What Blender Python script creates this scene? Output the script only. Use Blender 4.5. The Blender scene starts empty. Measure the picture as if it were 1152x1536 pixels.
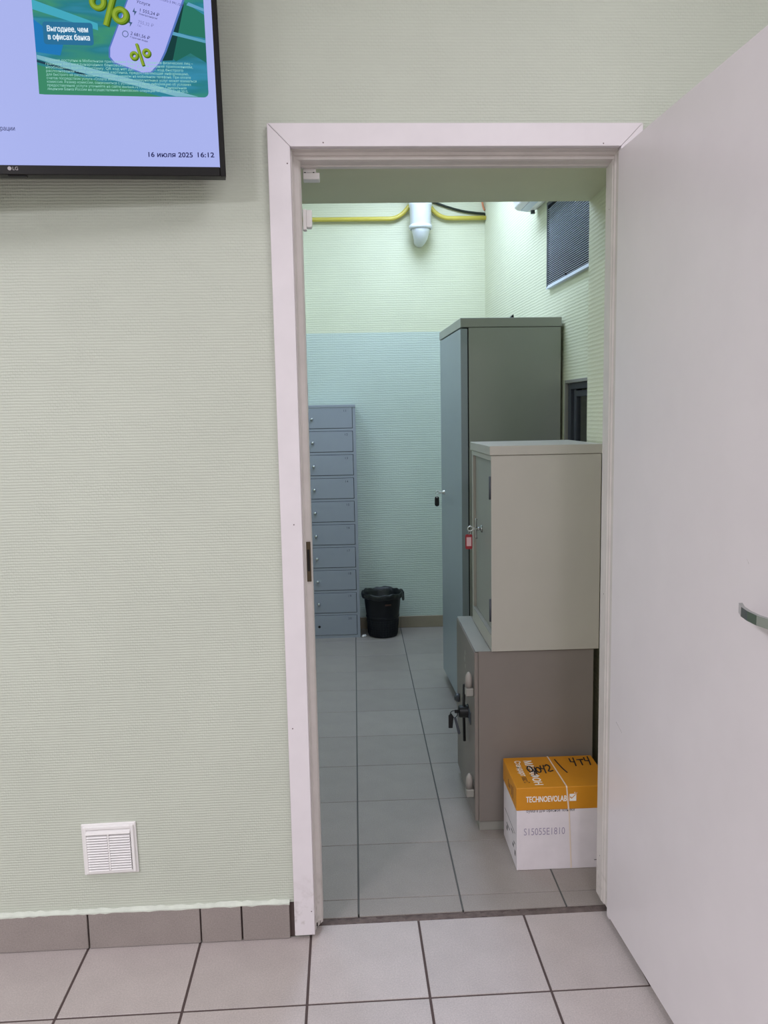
import bpy, bmesh, math, random
from mathutils import Vector, Matrix

random.seed(7)
S = bpy.context.scene
COL = S.collection
PHI = 0.01567                       # the front wall is turned a little against the back room's floor grid

# ------------------------------------------------------------------ camera
cam = bpy.data.cameras.new('camera')
cam.sensor_fit = 'HORIZONTAL'
cam.sensor_width = 36.0
cam.lens = 36.0 * 1194.5 / 1152.0
cam.clip_start = 0.02
camo = bpy.data.objects.new('camera', cam)
COL.objects.link(camo)
_r = Vector((0.99910, -0.03780, -0.01910)); _u = Vector((0.0236, 0.1203, 0.9925)); _f = Vector((0.0352, 0.9920, -0.1211))
_f.normalize(); _r = (_r - _f * _r.dot(_f)).normalized(); _u = _r.cross(_f)
M = Matrix((_r, _u, -_f)).transposed().to_4x4()
M.translation = Vector((0.1505, -2.0415, 1.4164))
camo.matrix_world = M
S.camera = camo

# ------------------------------------------------------------------ exposure, world
S.view_settings.view_transform = 'Standard'
S.view_settings.look = 'None'
S.view_settings.gamma = 1.0
S.view_settings.use_curve_mapping = False
S.view_settings.exposure = 0.0
wd = bpy.data.worlds.new('world'); S.world = wd; wd.use_nodes = True
wd.node_tree.nodes['Background'].inputs[0].default_value = (0.8, 0.85, 0.9, 1)
wd.node_tree.nodes['Background'].inputs[1].default_value = 0.05

# ------------------------------------------------------------------ lamps (front room a little pinkish, back room cool)
FRONT_COL = (0.985, 0.955, 1.06)
BACK_COL = (0.79, 0.97, 1.40)
FRONT_LAMPS = [((-1.7, -1.25), 14.0), ((0.85, -1.20), 10.0), ((0.9, -4.0), 44.0), ((-2.2, -3.4), 104.0)]
BACK_LAMPS = [((0.55, 2.15), 16.0), ((-0.55, 1.75), 8.5)]  # second one is an unseen fill, added to brighten floor, locker and cabinet door

# ------------------------------------------------------------------ helpers
def lin(c):
    out = []
    for v in c[:3]:
        v = v / 255.0
        out.append(v / 12.92 if v <= 0.04045 else ((v + 0.055) / 1.055) ** 2.4)
    return (out[0], out[1], out[2], 1.0)

def new_mat(name):
    m = bpy.data.materials.new(name); m.use_nodes = True
    nt = m.node_tree
    return m, nt, nt.nodes['Principled BSDF']

def noise_node(nt, scale, detail=3.0, rough=0.6, coord='Object', stretch=None):
    tc = nt.nodes.new('ShaderNodeTexCoord'); n = nt.nodes.new('ShaderNodeTexNoise')
    n.inputs['Scale'].default_value = scale; n.inputs['Detail'].default_value = detail; n.inputs['Roughness'].default_value = rough
    if stretch:
        mp = nt.nodes.new('ShaderNodeMapping'); mp.inputs['Scale'].default_value = stretch
        nt.links.new(tc.outputs[coord], mp.inputs[0]); nt.links.new(mp.outputs[0], n.inputs['Vector'])
    else:
        nt.links.new(tc.outputs[coord], n.inputs['Vector'])
    return n

def paint(name, c, rough=0.5, metal=0.0, spec=0.5, var=0.04, vscale=6.0, bump=0.0, bscale=300.0, bdist=0.0005):
    """painted or plastic surface: a base colour with a slight uneven tone and optional fine relief"""
    m, nt, p = new_mat(name)
    p.inputs['Roughness'].default_value = rough; p.inputs['Metallic'].default_value = metal
    p.inputs['Specular IOR Level'].default_value = spec
    n = noise_node(nt, vscale)
    cr = nt.nodes.new('ShaderNodeValToRGB')
    b = lin(c)
    cr.color_ramp.elements[0].position = 0.3; cr.color_ramp.elements[1].position = 0.7
    cr.color_ramp.elements[0].color = tuple(x * (1 - var) for x in b[:3]) + (1,)
    cr.color_ramp.elements[1].color = tuple(min(1, x * (1 + var)) for x in b[:3]) + (1,)
    nt.links.new(n.outputs['Fac'], cr.inputs[0]); nt.links.new(cr.outputs[0], p.inputs['Base Color'])
    if bump:
        n2 = noise_node(nt, bscale, 2.0)
        bp = nt.nodes.new('ShaderNodeBump'); bp.inputs['Strength'].default_value = bump; bp.inputs['Distance'].default_value = bdist
        nt.links.new(n2.outputs['Fac'], bp.inputs['Height']); nt.links.new(bp.outputs[0], p.inputs['Normal'])
    return m

def add_dirt(m, z_top, c, amount=0.55, scale=38.0):
    nt = m.node_tree; p = nt.nodes['Principled BSDF']
    src = p.inputs['Base Color'].links[0].from_socket
    tc = nt.nodes.new('ShaderNodeTexCoord'); sx = nt.nodes.new('ShaderNodeSeparateXYZ'); nt.links.new(tc.outputs['Object'], sx.inputs[0])
    mr = nt.nodes.new('ShaderNodeMapRange'); mr.inputs['From Min'].default_value = 0.0; mr.inputs['From Max'].default_value = z_top
    mr.inputs['To Min'].default_value = 1.0; mr.inputs['To Max'].default_value = 0.0; nt.links.new(sx.outputs['Z'], mr.inputs['Value'])
    n = noise_node(nt, scale, 4.0); cr = nt.nodes.new('ShaderNodeValToRGB')
    cr.color_ramp.elements[0].position = 0.52; cr.color_ramp.elements[1].position = 0.70
    nt.links.new(n.outputs['Fac'], cr.inputs[0])
    m1 = nt.nodes.new('ShaderNodeMath'); m1.operation = 'MULTIPLY'; nt.links.new(mr.outputs[0], m1.inputs[0]); nt.links.new(cr.outputs[0], m1.inputs[1])
    m2 = nt.nodes.new('ShaderNodeMath'); m2.operation = 'MULTIPLY'; m2.inputs[1].default_value = amount; nt.links.new(m1.outputs[0], m2.inputs[0])
    mx = nt.nodes.new('ShaderNodeMix'); mx.data_type = 'RGBA'
    nt.links.new(m2.outputs[0], mx.inputs['Factor']); nt.links.new(src, mx.inputs['A']); mx.inputs['B'].default_value = lin(c)
    nt.links.new(mx.outputs['Result'], p.inputs['Base Color'])

def wallpaper(name, c, rough=0.6, depth=0.0012, strength=0.55, pitch=0.0072, warp_=0.0035):
    """painted glass-fibre wallpaper: short horizontal ribs about 7 mm apart"""
    m, nt, p = new_mat(name)
    p.inputs['Roughness'].default_value = rough
    tc = nt.nodes.new('ShaderNodeTexCoord'); sx = nt.nodes.new('ShaderNodeSeparateXYZ')
    nt.links.new(tc.outputs['Object'], sx.inputs[0])
    def math_(op, a=None, b=None, va=0.0, vb=0.0):
        n = nt.nodes.new('ShaderNodeMath'); n.operation = op
        n.inputs[0].default_value = va; n.inputs[1].default_value = vb
        if a is not None: nt.links.new(a, n.inputs[0])
        if b is not None: nt.links.new(b, n.inputs[1])
        return n.outputs[0]
    wob = noise_node(nt, 1.0, 2.0, stretch=(30, 30, 40))
    warp = math_('MULTIPLY', wob.outputs['Fac'], vb=warp_)
    z = math_('ADD', sx.outputs['Z'], warp)
    x = math_('ADD', sx.outputs['X'], sx.outputs['Y'])
    rib = math_('SINE', math_('MULTIPLY', z, vb=2 * math.pi / pitch))
    cb = nt.nodes.new('ShaderNodeCombineXYZ'); nt.links.new(x, cb.inputs[0]); nt.links.new(z, cb.inputs[1])
    bk = nt.nodes.new('ShaderNodeTexBrick'); bk.offset = 0.5
    for k_, v_ in (('Scale', 1.0), ('Mortar Size', 0.0016), ('Mortar Smooth', 1.0), ('Brick Width', pitch * 1.6), ('Row Height', pitch)): bk.inputs[k_].default_value = v_
    nt.links.new(cb.outputs[0], bk.inputs['Vector'])
    big = noise_node(nt, 1.0, 2.0, stretch=(9, 9, 14))
    amt = math_('MULTIPLY_ADD', big.outputs['Fac'], vb=2.2); nt.nodes[-1].inputs[2].default_value = -0.7
    dashes = math_('MULTIPLY', math_('MULTIPLY', bk.outputs['Fac'], amt), vb=-0.9)
    fine = noise_node(nt, 1.0, 2.0, stretch=(140, 140, 220))
    h0 = math_('ADD', math_('MULTIPLY', rib, vb=0.42), dashes)
    h = math_('ADD', h0, math_('MULTIPLY', fine.outputs['Fac'], vb=0.5))
    bp = nt.nodes.new('ShaderNodeBump'); bp.inputs['Strength'].default_value = strength; bp.inputs['Distance'].default_value = depth
    nt.links.new(h, bp.inputs['Height']); nt.links.new(bp.outputs[0], p.inputs['Normal'])
    n = noise_node(nt, 3.0); cr = nt.nodes.new('ShaderNodeValToRGB'); b = lin(c)
    cr.color_ramp.elements[0].position = 0.3; cr.color_ramp.elements[1].position = 0.7
    cr.color_ramp.elements[0].color = tuple(x * 0.97 for x in b[:3]) + (1,); cr.color_ramp.elements[1].color = tuple(min(1, x * 1.03) for x in b[:3]) + (1,)
    nt.links.new(n.outputs['Fac'], cr.inputs[0]); nt.links.new(cr.outputs[0], p.inputs['Base Color'])
    return m

def stone_tile(name, c, rough=0.42):
    """matt porcelain stoneware: fine salt-and-pepper grain, each tile a shade apart"""
    m, nt, p = new_mat(name)
    b = lin(c)
    n1 = noise_node(nt, 260.0, 2.0, 0.8); n2 = noise_node(nt, 9.0, 3.0)
    cr = nt.nodes.new('ShaderNodeValToRGB')
    cr.color_ramp.elements[0].position = 0.32; cr.color_ramp.elements[1].position = 0.68
    cr.color_ramp.elements[0].color = tuple(x * 0.86 for x in b[:3]) + (1,); cr.color_ramp.elements[1].color = tuple(min(1, x * 1.12) for x in b[:3]) + (1,)
    nt.links.new(n1.outputs['Fac'], cr.inputs[0])
    oi = nt.nodes.new('ShaderNodeObjectInfo')
    mr = nt.nodes.new('ShaderNodeMapRange'); mr.inputs['To Min'].default_value = 0.95; mr.inputs['To Max'].default_value = 1.05
    nt.links.new(oi.outputs['Random'], mr.inputs['Value'])
    mr2 = nt.nodes.new('ShaderNodeMapRange'); mr2.inputs['From Min'].default_value = 0.3; mr2.inputs['From Max'].default_value = 0.7
    mr2.inputs['To Min'].default_value = 0.94; mr2.inputs['To Max'].default_value = 1.05
    nt.links.new(n2.outputs['Fac'], mr2.inputs['Value'])
    mu = nt.nodes.new('ShaderNodeMath'); mu.operation = 'MULTIPLY'
    nt.links.new(mr.outputs[0], mu.inputs[0]); nt.links.new(mr2.outputs[0], mu.inputs[1])
    mx = nt.nodes.new('ShaderNodeVectorMath'); mx.operation = 'SCALE'
    nt.links.new(cr.outputs[0], mx.inputs[0]); nt.links.new(mu.outputs[0], mx.inputs['Scale'])
    nt.links.new(mx.outputs[0], p.inputs['Base Color'])
    p.inputs['Roughness'].default_value = rough
    bp = nt.nodes.new('ShaderNodeBump'); bp.inputs['Strength'].default_value = 0.12; bp.inputs['Distance'].default_value = 0.0004
    nt.links.new(n1.outputs['Fac'], bp.inputs['Height']); nt.links.new(bp.outputs[0], p.inputs['Normal'])
    return m

def glow(name, c, strength=1.0):
    m = bpy.data.materials.new(name); m.use_nodes = True; nt = m.node_tree
    nt.nodes.remove(nt.nodes['Principled BSDF'])
    e = nt.nodes.new('ShaderNodeEmission'); e.inputs[0].default_value = lin(c); e.inputs[1].default_value = strength
    nt.links.new(e.outputs[0], nt.nodes['Material Output'].inputs[0])
    return m

class MB:
    """collects simple solids into one bmesh and links them as one mesh object"""
    def __init__(self): self.bm = bmesh.new()
    def box(self, x0, x1, y0, y1, z0, z1, bev=0.0, seg=1):
        t = bmesh.new()
        r = bmesh.ops.create_cube(t, size=1.0)
        bmesh.ops.scale(t, vec=(x1 - x0, y1 - y0, z1 - z0), verts=t.verts)
        bmesh.ops.translate(t, vec=((x0 + x1) / 2, (y0 + y1) / 2, (z0 + z1) / 2), verts=t.verts)
        if bev: bmesh.ops.bevel(t, geom=t.edges[:] , offset=bev, segments=seg, affect='EDGES', profile=0.5)
        return self._merge(t)
    def _merge(self, t, mat=None):
        if mat is not None: bmesh.ops.transform(t, matrix=mat, verts=t.verts)
        me = bpy.data.meshes.new('tmp'); t.to_mesh(me); t.free()
        self.bm.from_mesh(me); bpy.data.meshes.remove(me)
        return self
    def prism(self, pts, axis, a, b, bev=0.0):
        """extrude the 2-D outline pts along axis from a to b; pts are the other two coordinates in x,y,z order"""
        t = bmesh.new()
        def co(p, v):
            return {'x': (v, p[0], p[1]), 'y': (p[0], v, p[1]), 'z': (p[0], p[1], v)}[axis]
        v0 = [t.verts.new(co(p, a)) for p in pts]; v1 = [t.verts.new(co(p, b)) for p in pts]
        n = len(pts)
        t.faces.new(v0); t.faces.new(v1[::-1])
        for i in range(n): t.faces.new((v0[i], v1[i], v1[(i + 1) % n], v0[(i + 1) % n]))
        bmesh.ops.recalc_face_normals(t, faces=t.faces)
        if bev: bmesh.ops.bevel(t, geom=t.edges[:], offset=bev, segments=1, affect='EDGES')
        return self._merge(t)
    def lathe(self, prof, seg=32, mat=None, wob=None):
        """prof: list of (radius, z); closed at the ends where the radius is 0"""
        t = bmesh.new(); rings = []
        for (r, z) in prof:
            if r <= 1e-6: rings.append([t.verts.new((0, 0, z))])
            else:
                ring = []
                for i in range(seg):
                    a = 2 * math.pi * i / seg
                    rr, zz = (r, z) if wob is None else wob(r, z, a)
                    ring.append(t.verts.new((rr * math.cos(a), rr * math.sin(a), zz)))
                rings.append(ring)
        for A, B in zip(rings, rings[1:]):
            for i in range(seg):
                j = (i + 1) % seg
                if len(A) == 1 and len(B) == 1: continue
                if len(A) == 1: t.faces.new((A[0], B[i], B[j]))
                elif len(B) == 1: t.faces.new((A[i], A[j], B[0]))
                else: t.faces.new((A[i], A[j], B[j], B[i]))
        bmesh.ops.recalc_face_normals(t, faces=t.faces)
        for f in t.faces: f.smooth = True
        return self._merge(t, mat)
    def tube(self, pts, r, seg=12, r_end=None):
        pts = [Vector(p) for p in pts]; t = bmesh.new(); rings = []; n = len(pts)
        up = None
        for i, p in enumerate(pts):
            d = (pts[min(i + 1, n - 1)] - pts[max(i - 1, 0)]).normalized()
            if up is None: up = d.orthogonal().normalized()
            up = (up - d * up.dot(d)).normalized(); s = d.cross(up)
            rr = r if r_end is None else r + (r_end - r) * i / (n - 1)
            rings.append([t.verts.new(p + (up * math.cos(2 * math.pi * k / seg) + s * math.sin(2 * math.pi * k / seg)) * rr) for k in range(seg)])
        for A, B in zip(rings, rings[1:]):
            for k in range(seg): t.faces.new((A[k], A[(k + 1) % seg], B[(k + 1) % seg], B[k])).smooth = True
        t.faces.new(rings[0][::-1]); t.faces.new(rings[-1])
        bmesh.ops.recalc_face_normals(t, faces=t.faces)
        return self._merge(t)
    def ring(self, R, r, mat, seg=28, sub=10):
        t = bmesh.new(); g = []
        for i in range(seg):
            a = 2 * math.pi * i / seg
            g.append([t.verts.new(((R + r * math.cos(2 * math.pi * k / sub)) * math.cos(a), (R + r * math.cos(2 * math.pi * k / sub)) * math.sin(a), r * math.sin(2 * math.pi * k / sub))) for k in range(sub)])
        for i in range(seg):
            for k in range(sub):
                t.faces.new((g[i][k], g[(i + 1) % seg][k], g[(i + 1) % seg][(k + 1) % sub], g[i][(k + 1) % sub])).smooth = True
        bmesh.ops.recalc_face_normals(t, faces=t.faces)
        return self._merge(t, mat)
    def raw(self, verts, faces):
        t = bmesh.new(); vs = [t.verts.new(v) for v in verts]
        for f in faces: t.faces.new([vs[i] for i in f])
        bmesh.ops.recalc_face_normals(t, faces=t.faces)
        return self._merge(t)
    def mesh(self, name, mat):
        me = bpy.data.meshes.new(name); self.bm.to_mesh(me); self.bm.free()
        for m in (mat if isinstance(mat, (list, tuple)) else [mat]): me.materials.append(m)
        return me
    def build(self, name, mat, parent=None):
        return put(name, self.mesh(name, mat), parent)

def put(name, me, parent=None, loc=None, rot=None):
    o = bpy.data.objects.new(name, me); COL.objects.link(o)
    if parent is not None: o.parent = parent
    if loc is not None: o.location = loc
    if rot is not None: o.rotation_euler = rot
    return o

def tag(o, label, cat, group=None):
    o['label'] = label; o['category'] = cat
    if group: o['group'] = group
    return o

def thing(name, label, cat, loc=(0, 0, 0), rz=0.0, group=None):
    o = put(name, None, None, loc, (0, 0, rz)); o.empty_display_size = 0.1
    return tag(o, label, cat, group)

def struct(o):
    o['kind'] = 'structure'; return o

def front(o):
    """stand an object that is modelled in the front wall's own frame where it belongs"""
    c, s = math.cos(PHI), math.sin(PHI)
    x, y, z = o.location
    o.location = (c * x - s * y, s * x + c * y, z)
    o.rotation_euler[2] += PHI
    return o

def _width(s):
    cu = bpy.data.curves.new('w', 'FONT'); cu.body = s; cu.size = 1.0
    o = bpy.data.objects.new('w', cu); COL.objects.link(o); bpy.context.view_layer.update()
    me = o.to_mesh(); xs = [v.co.x for v in me.vertices]; r = (min(xs), max(xs)) if xs else (0, 0)
    o.to_mesh_clear(); bpy.data.objects.remove(o); bpy.data.curves.remove(cu); return r

def text_mesh(name, s, size, mat, ext=0.0002, align='LEFT', space=1.0, width=None, offset=0.0, bold=0.0):
    stems = []
    if align == 'LEFT' and space == 1.0:
        for i, ch in enumerate(s):
            if ch == 'ф':
                a = _width('о'); b = _width((s[:i] + 'о').replace('ф', 'о'))
                stems.append(b[1] - (a[1] - a[0]) / 2)
    s = s.replace('ф', 'о') if stems else s
    cu = bpy.data.curves.new(name, 'FONT'); cu.body = s; cu.size = 1.0; cu.extrude = ext / size; cu.align_x = align
    cu.space_character = space; cu.resolution_u = 3; cu.offset = offset / size if offset < 0 else 0.0
    bold = bold or max(0.0, offset) * 2
    o = bpy.data.objects.new(name, cu); COL.objects.link(o)
    bpy.context.view_layer.update()
    me = bpy.data.meshes.new_from_object(o.evaluated_get(bpy.context.evaluated_depsgraph_get()))
    bpy.data.objects.remove(o); bpy.data.curves.remove(cu)
    me.name = name; me.materials.clear(); me.materials.append(mat)
    if stems:
        bm = bmesh.new(); bm.from_mesh(me)
        for x in stems:
            bm.faces.new([bm.verts.new(c) for c in ((x - 0.045, -0.2, ext / size), (x + 0.045, -0.2, ext / size), (x + 0.045, 0.72, ext / size), (x - 0.045, 0.72, ext / size))])
        bm.to_mesh(me); bm.free()
    me.transform(Matrix.Scale(size, 4))
    if width and len(me.vertices):
        xs = [v.co.x for v in me.vertices]; k = width / (max(xs) - min(xs)); x0 = min(xs)
        for v in me.vertices: v.co.x = x0 + (v.co.x - x0) * k
    if bold:
        bm = bmesh.new(); bm.from_mesh(me)
        for dx, dy in ((bold, 0), (0, bold * 0.7), (bold, bold * 0.7)):
            n0 = len(bm.verts); bm.from_mesh(me); bm.verts.ensure_lookup_table()
            bmesh.ops.translate(bm, vec=(dx, dy, 0.00001 * (dx + dy) / bold), verts=bm.verts[n0:])
        bm.to_mesh(me); bm.free()
    return me

# ------------------------------------------------------------------ materials
m_wall = wallpaper('front_wallpaper', (196, 201, 188))
m_wall_back = wallpaper('back_wallpaper', (214, 216, 188), strength=0.5, pitch=0.014, warp_=0.008, depth=0.0016)
m_wall_low = wallpaper('back_lower_tone', (196, 209, 199), rough=0.45, strength=0.5, pitch=0.015, warp_=0.012, depth=0.0016)
m_ceil = paint('ceiling_white', (225, 225, 222), 0.8)
m_trim = paint('white_casing', (226, 219, 223), 0.38, var=0.03, vscale=9)
add_dirt(m_trim, 0.22, (150, 138, 128))
m_jamb = paint('white_jamb', (214, 207, 203), 0.4, var=0.05, vscale=14)
add_dirt(m_jamb, 0.20, (132, 120, 112), 0.5, 50.0)
m_leaf = paint('door_laminate', (229, 222, 225), 0.3, var=0.02, bump=0.08, bscale=420)
m_tile = stone_tile('front_tile', (186, 176, 173))
m_tile_b = stone_tile('back_tile', (150, 142, 136), 0.36)
m_skirt = stone_tile('baseboard_tile', (152, 142, 138), 0.4)
m_skirt_b = stone_tile('back_baseboard_tile', (150, 138, 118), 0.4)
m_grout = paint('dark_grout', (84, 70, 68), 0.9, bump=0.4, bscale=500)
m_grout_b = paint('back_grout', (92, 92, 90), 0.9)
m_mortar = paint('threshold_mortar', (104, 92, 88), 0.95, var=0.25, vscale=40, bump=0.9, bscale=160, bdist=0.003)
m_caulk = paint('white_caulk', (214, 219, 208), 0.7, var=0.08, vscale=40)
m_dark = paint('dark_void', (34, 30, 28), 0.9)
m_brass = paint('dull_strike_metal', (92, 80, 64), 0.5, 0.7, var=0.1, vscale=60)
m_chrome = paint('chrome', (168, 172, 172), 0.14, 1.0, var=0.02)
m_steel = paint('steel', (214, 216, 214), 0.28, 1.0)
m_white = paint('white_plastic', (238, 235, 234), 0.35, var=0.02)
m_locker = paint('locker_grey', (152, 158, 168), 0.38, var=0.02, bump=0.05, bscale=500)
m_tallside = paint('tall_cabinet_grey', (160, 162, 155), 0.38, var=0.02, bump=0.05, bscale=500)
m_talldoor = paint('tall_cabinet_door_grey', (153, 162, 170), 0.35, var=0.02)
m_cab = paint('small_cabinet_beige', (178, 174, 164), 0.4, var=0.02, bump=0.05, bscale=500)
m_cabdoor = paint('small_cabinet_door_grey', (150, 150, 142), 0.4, var=0.02)
m_safe = paint('safe_taupe', (126, 118, 112), 0.45, var=0.03, bump=0.15, bscale=260)
m_safelight = paint('safe_light_grey', (146, 144, 137), 0.4)
m_hinge = paint('hinge_white', (156, 150, 144), 0.4)
m_black = paint('black_plastic', (15, 16, 19), 0.42, spec=0.35)
m_bin = paint('bin_black', (11, 15, 23), 0.42, spec=0.35, var=0.1)
m_bag = paint('bag_black', (16, 20, 23), 0.4, var=0.1, vscale=30, bump=0.35, bscale=60, bdist=0.006)
m_orange = paint('carton_orange', (208, 138, 24), 0.5, var=0.03, vscale=20)
m_carton = paint('carton_white', (226, 218, 222), 0.6, var=0.04, vscale=14)
m_ink = paint('black_ink', (26, 22, 22), 0.6)
m_print = paint('dark_print', (70, 64, 66), 0.7)
m_violet = paint('violet_print', (150, 138, 164), 0.7)
m_textwhite = paint('white_print', (244, 240, 232), 0.6)
m_band = paint('pale_strap', (232, 214, 196), 0.35)
m_yellow = paint('yellow_gas_pipe', (208, 192, 84), 0.35, var=0.04)
m_pvc = paint('white_pipe', (226, 230, 234), 0.35)
m_cable = paint('black_cable', (24, 34, 24), 0.4)
m_copper = paint('orange_cable', (206, 130, 92), 0.5)
m_grille = paint('grey_grille', (206, 212, 224), 0.4, 0.0)
m_grille_d = paint('grille_dark', (40, 42, 46), 0.7)
m_frame = paint('dark_window_frame', (66, 70, 78), 0.4)
m_red = paint('red_tag', (150, 34, 44), 0.4)
m_tagpaper = paint('pink_paper', (214, 176, 178), 0.6)
m_numbers = paint('number_print', (42, 48, 58), 0.6)
m_bezel = paint('tv_bezel', (16, 13, 14), 0.42, spec=0.3, var=0.05)
m_nail = paint('nail_head', (120, 104, 108), 0.5)
m_scuff = paint('scuff_mark', (120, 112, 112), 0.7)
m_brown = paint('dull_brown', (78, 52, 44), 0.5)
m_tan = paint('recess_tan', (120, 104, 90), 0.7)
m_lampbody = paint('lamp_housing', (230, 230, 228), 0.5)
m_lamp_f = glow('front_lamp_diffuser', (255, 246, 247), 3.0)
m_lamp_b = glow('back_lamp_diffuser', (232, 255, 248), 4.0)
m_glass = bpy.data.materials.new('window_glass'); m_glass.use_nodes = True
_g = m_glass.node_tree.nodes['Principled BSDF']; _g.inputs['Transmission Weight'].default_value = 1.0; _g.inputs['Roughness'].default_value = 0.02
_g.inputs['Base Color'].default_value = (0.75, 0.78, 0.8, 1); _g.inputs['IOR'].default_value = 1.3

# ------------------------------------------------------------------ the setting: front room (front frame: u right, v into the wall, z up)
UL, UR, VB, H = -3.4, 2.1, -5.4, 3.0
w = MB()
w.box(UL - 0.1, -0.004, 0.0, 0.098, -0.05, H)
w.box(0.852, UR + 0.1, 0.0, 0.098, -0.05, H)
w.box(-0.004, 0.852, 0.0, 0.098, 2.092, H)
wall_front = struct(front(w.build('wall_front', m_wall)))
struct(front(MB().box(UL - 0.1, UL, VB, 0.0, -0.05, H).build('wall_left', m_wall)))
struct(front(MB().box(UR, UR + 0.1, VB, 0.0, -0.05, H).build('wall_right', m_wall)))
struct(front(MB().box(UL - 0.1, UR + 0.1, VB - 0.1, VB, -0.05, H).build('wall_rear', m_wall)))
struct(front(MB().box(UL - 0.1, UR + 0.1, VB - 0.1, 0.098, H, H + 0.08).build('ceiling', m_ceil)))

floor = struct(front(MB().box(UL - 0.1, UR + 0.1, VB - 0.1, 0.0685, -0.06, -0.0022).build('floor', m_grout)))
G = 0.0032                                                     # half a joint
def tile_mesh(w_, d_, mat, name='tile'):
    return MB().box(-w_ / 2, w_ / 2, -d_ / 2, d_ / 2, -0.010, 0.0, 0.0007).mesh(name, mat)
full = tile_mesh(0.3 - 2 * G, 0.3 - 2 * G, m_tile)
for k in range(-8, 7):
    u0, u1 = k * 0.3, k * 0.3 + 0.3
    for r in range(0, 18):
        v1 = -0.262 - 0.3 * (r - 1); v0 = v1 - 0.3
        if r == 0:
            v0 = -0.262; v1 = 0.041 if 0 <= k <= 2 else 0.0
        if r == 0:
            a, b = u0 + G, u1 - G
            if k == 2: b = 0.846
            if k == 0: a = 0.0 + G
            me = tile_mesh(b - a, v1 - v0 - 2 * G, m_tile)
            put('tile', me, floor, ((a + b) / 2, (v0 + v1) / 2, 0))
        else:
            put('tile', full, floor, ((u0 + u1) / 2, (v0 + v1) / 2, 0))

# threshold: rough mortar strip between the two floors
t = bmesh.new(); N = 70
rows = []
for i in range(N + 1):
    u = 0.004 + 0.838 * i / N
    row = []
    for j, (v, z) in enumerate(((0.0375, -0.0030), (0.046, -0.0008), (0.054, -0.0005), (0.062, -0.0012), (0.0700, -0.0030))):
        row.append(t.verts.new((u, v + random.uniform(-0.002, 0.002), z + (random.uniform(-0.0015, 0.0012) if 0 < j < 4 else 0))))
    rows.append(row)
for A, B in zip(rows, rows[1:]):
    for j in range(4): t.faces.new((A[j], B[j], B[j + 1], A[j + 1]))
mb = MB(); mb._merge(t)
thr = struct(front(mb.build('trim_5', m_mortar)))
thr['label'] = 'rough dark mortar strip across the doorway threshold'

# skirting of the front wall: separate cut tiles with a smear of white caulk on top
bb = struct(front(MB().box(UL, -0.0415, -0.0012, 0.0, 0.0, 0.1).build('baseboard_front', m_grout)))
for a, b in ((-3.39, -3.0), (-3.0, -2.7), (-2.7, -2.4), (-2.4, -2.1), (-2.1, -1.8), (-1.8, -1.5), (-1.5, -1.2), (-1.2, -0.9), (-0.9, -0.5985), (-0.595, -0.2985), (-0.2955, -0.188), (-0.1845, -0.0565)):
    MB().box(a + 0.0012, b, -0.0115, -0.001, 0.0015, 0.1035, 0.001).build('tile', m_skirt, bb)
t = bmesh.new(); rows = []
n = 230
for i in range(n + 1):
    u = UL + 0.01 + (3.335) * i / n
    lo = 0.1005 + random.uniform(-0.0015, 0.002) ; hi = 0.1095 + random.uniform(-0.002, 0.0025)
    rows.append([t.verts.new((u, -0.0122, lo)), t.verts.new((u, -0.0124, 0.1045)), t.verts.new((u, -0.004, 0.108)), t.verts.new((u, -0.0005, hi))])
for A, B in zip(rows, rows[1:]):
    for j in range(3): t.faces.new((A[j], B[j], B[j + 1], A[j + 1]))
mb = MB(); mb._merge(t); mb.build('caulk_line', m_caulk, bb)

# ------------------------------------------------------------------ door casing, jambs, leaf
UI, UO, UI2, UO2 = 0.0118, -0.0425, 0.826, 0.880
ZI, ZO = 2.064, 2.1185
c1 = struct(front(MB().prism([(UO, 0.012), (UI, 0.012), (UI, ZI), (UO, ZO)], 'y', -0.0185, -0.0006, 0.0012).build('trim_1', m_trim)))
c2 = struct(front(MB().prism([(UO + 0.0012, ZO), (UI + 0.0012, ZI), (UI2 - 0.0008, ZI), (UO2 - 0.0008, ZO)], 'y', -0.0185, -0.0006, 0.0012).build('trim_2', m_trim)))
c3 = struct(front(MB().prism([(UO2, 0.012), (UI2, 0.012), (UI2, ZI), (UO2, ZO)], 'y', -0.0185, -0.0006, 0.0012).build('trim_3', m_trim)))
for o, pts in ((c1, ((0.0040, 2.025), (-0.009, 1.142), (0.004, 0.081), (-0.030, 0.6))), (c2, ((0.092, 2.073), (0.781, 2.070)))):
    for (x, z) in pts:
        nl = MB(); nl.lathe([(0, 0.0006), (0.0016, 0.0004), (0.0018, 0)], 10, Matrix.Translation((x, -0.0185, z)) @ Matrix.Rotation(math.pi / 2, 4, 'X'))
        nl.build('nail', m_nail, o)

# jamb frame: stepped profile (rabbet towards the front, stop towards the back)
jl = MB()
jl.prism([(-0.003, 0.0), (0.0150, 0.0), (0.0150, 0.018), (0.0185, 0.022), (0.0185, 0.026), (0.0290, 0.030), (0.0330, 0.036), (0.0330, 0.080), (-0.003, 0.080)], 'z', 0.022, 2.088)
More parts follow.
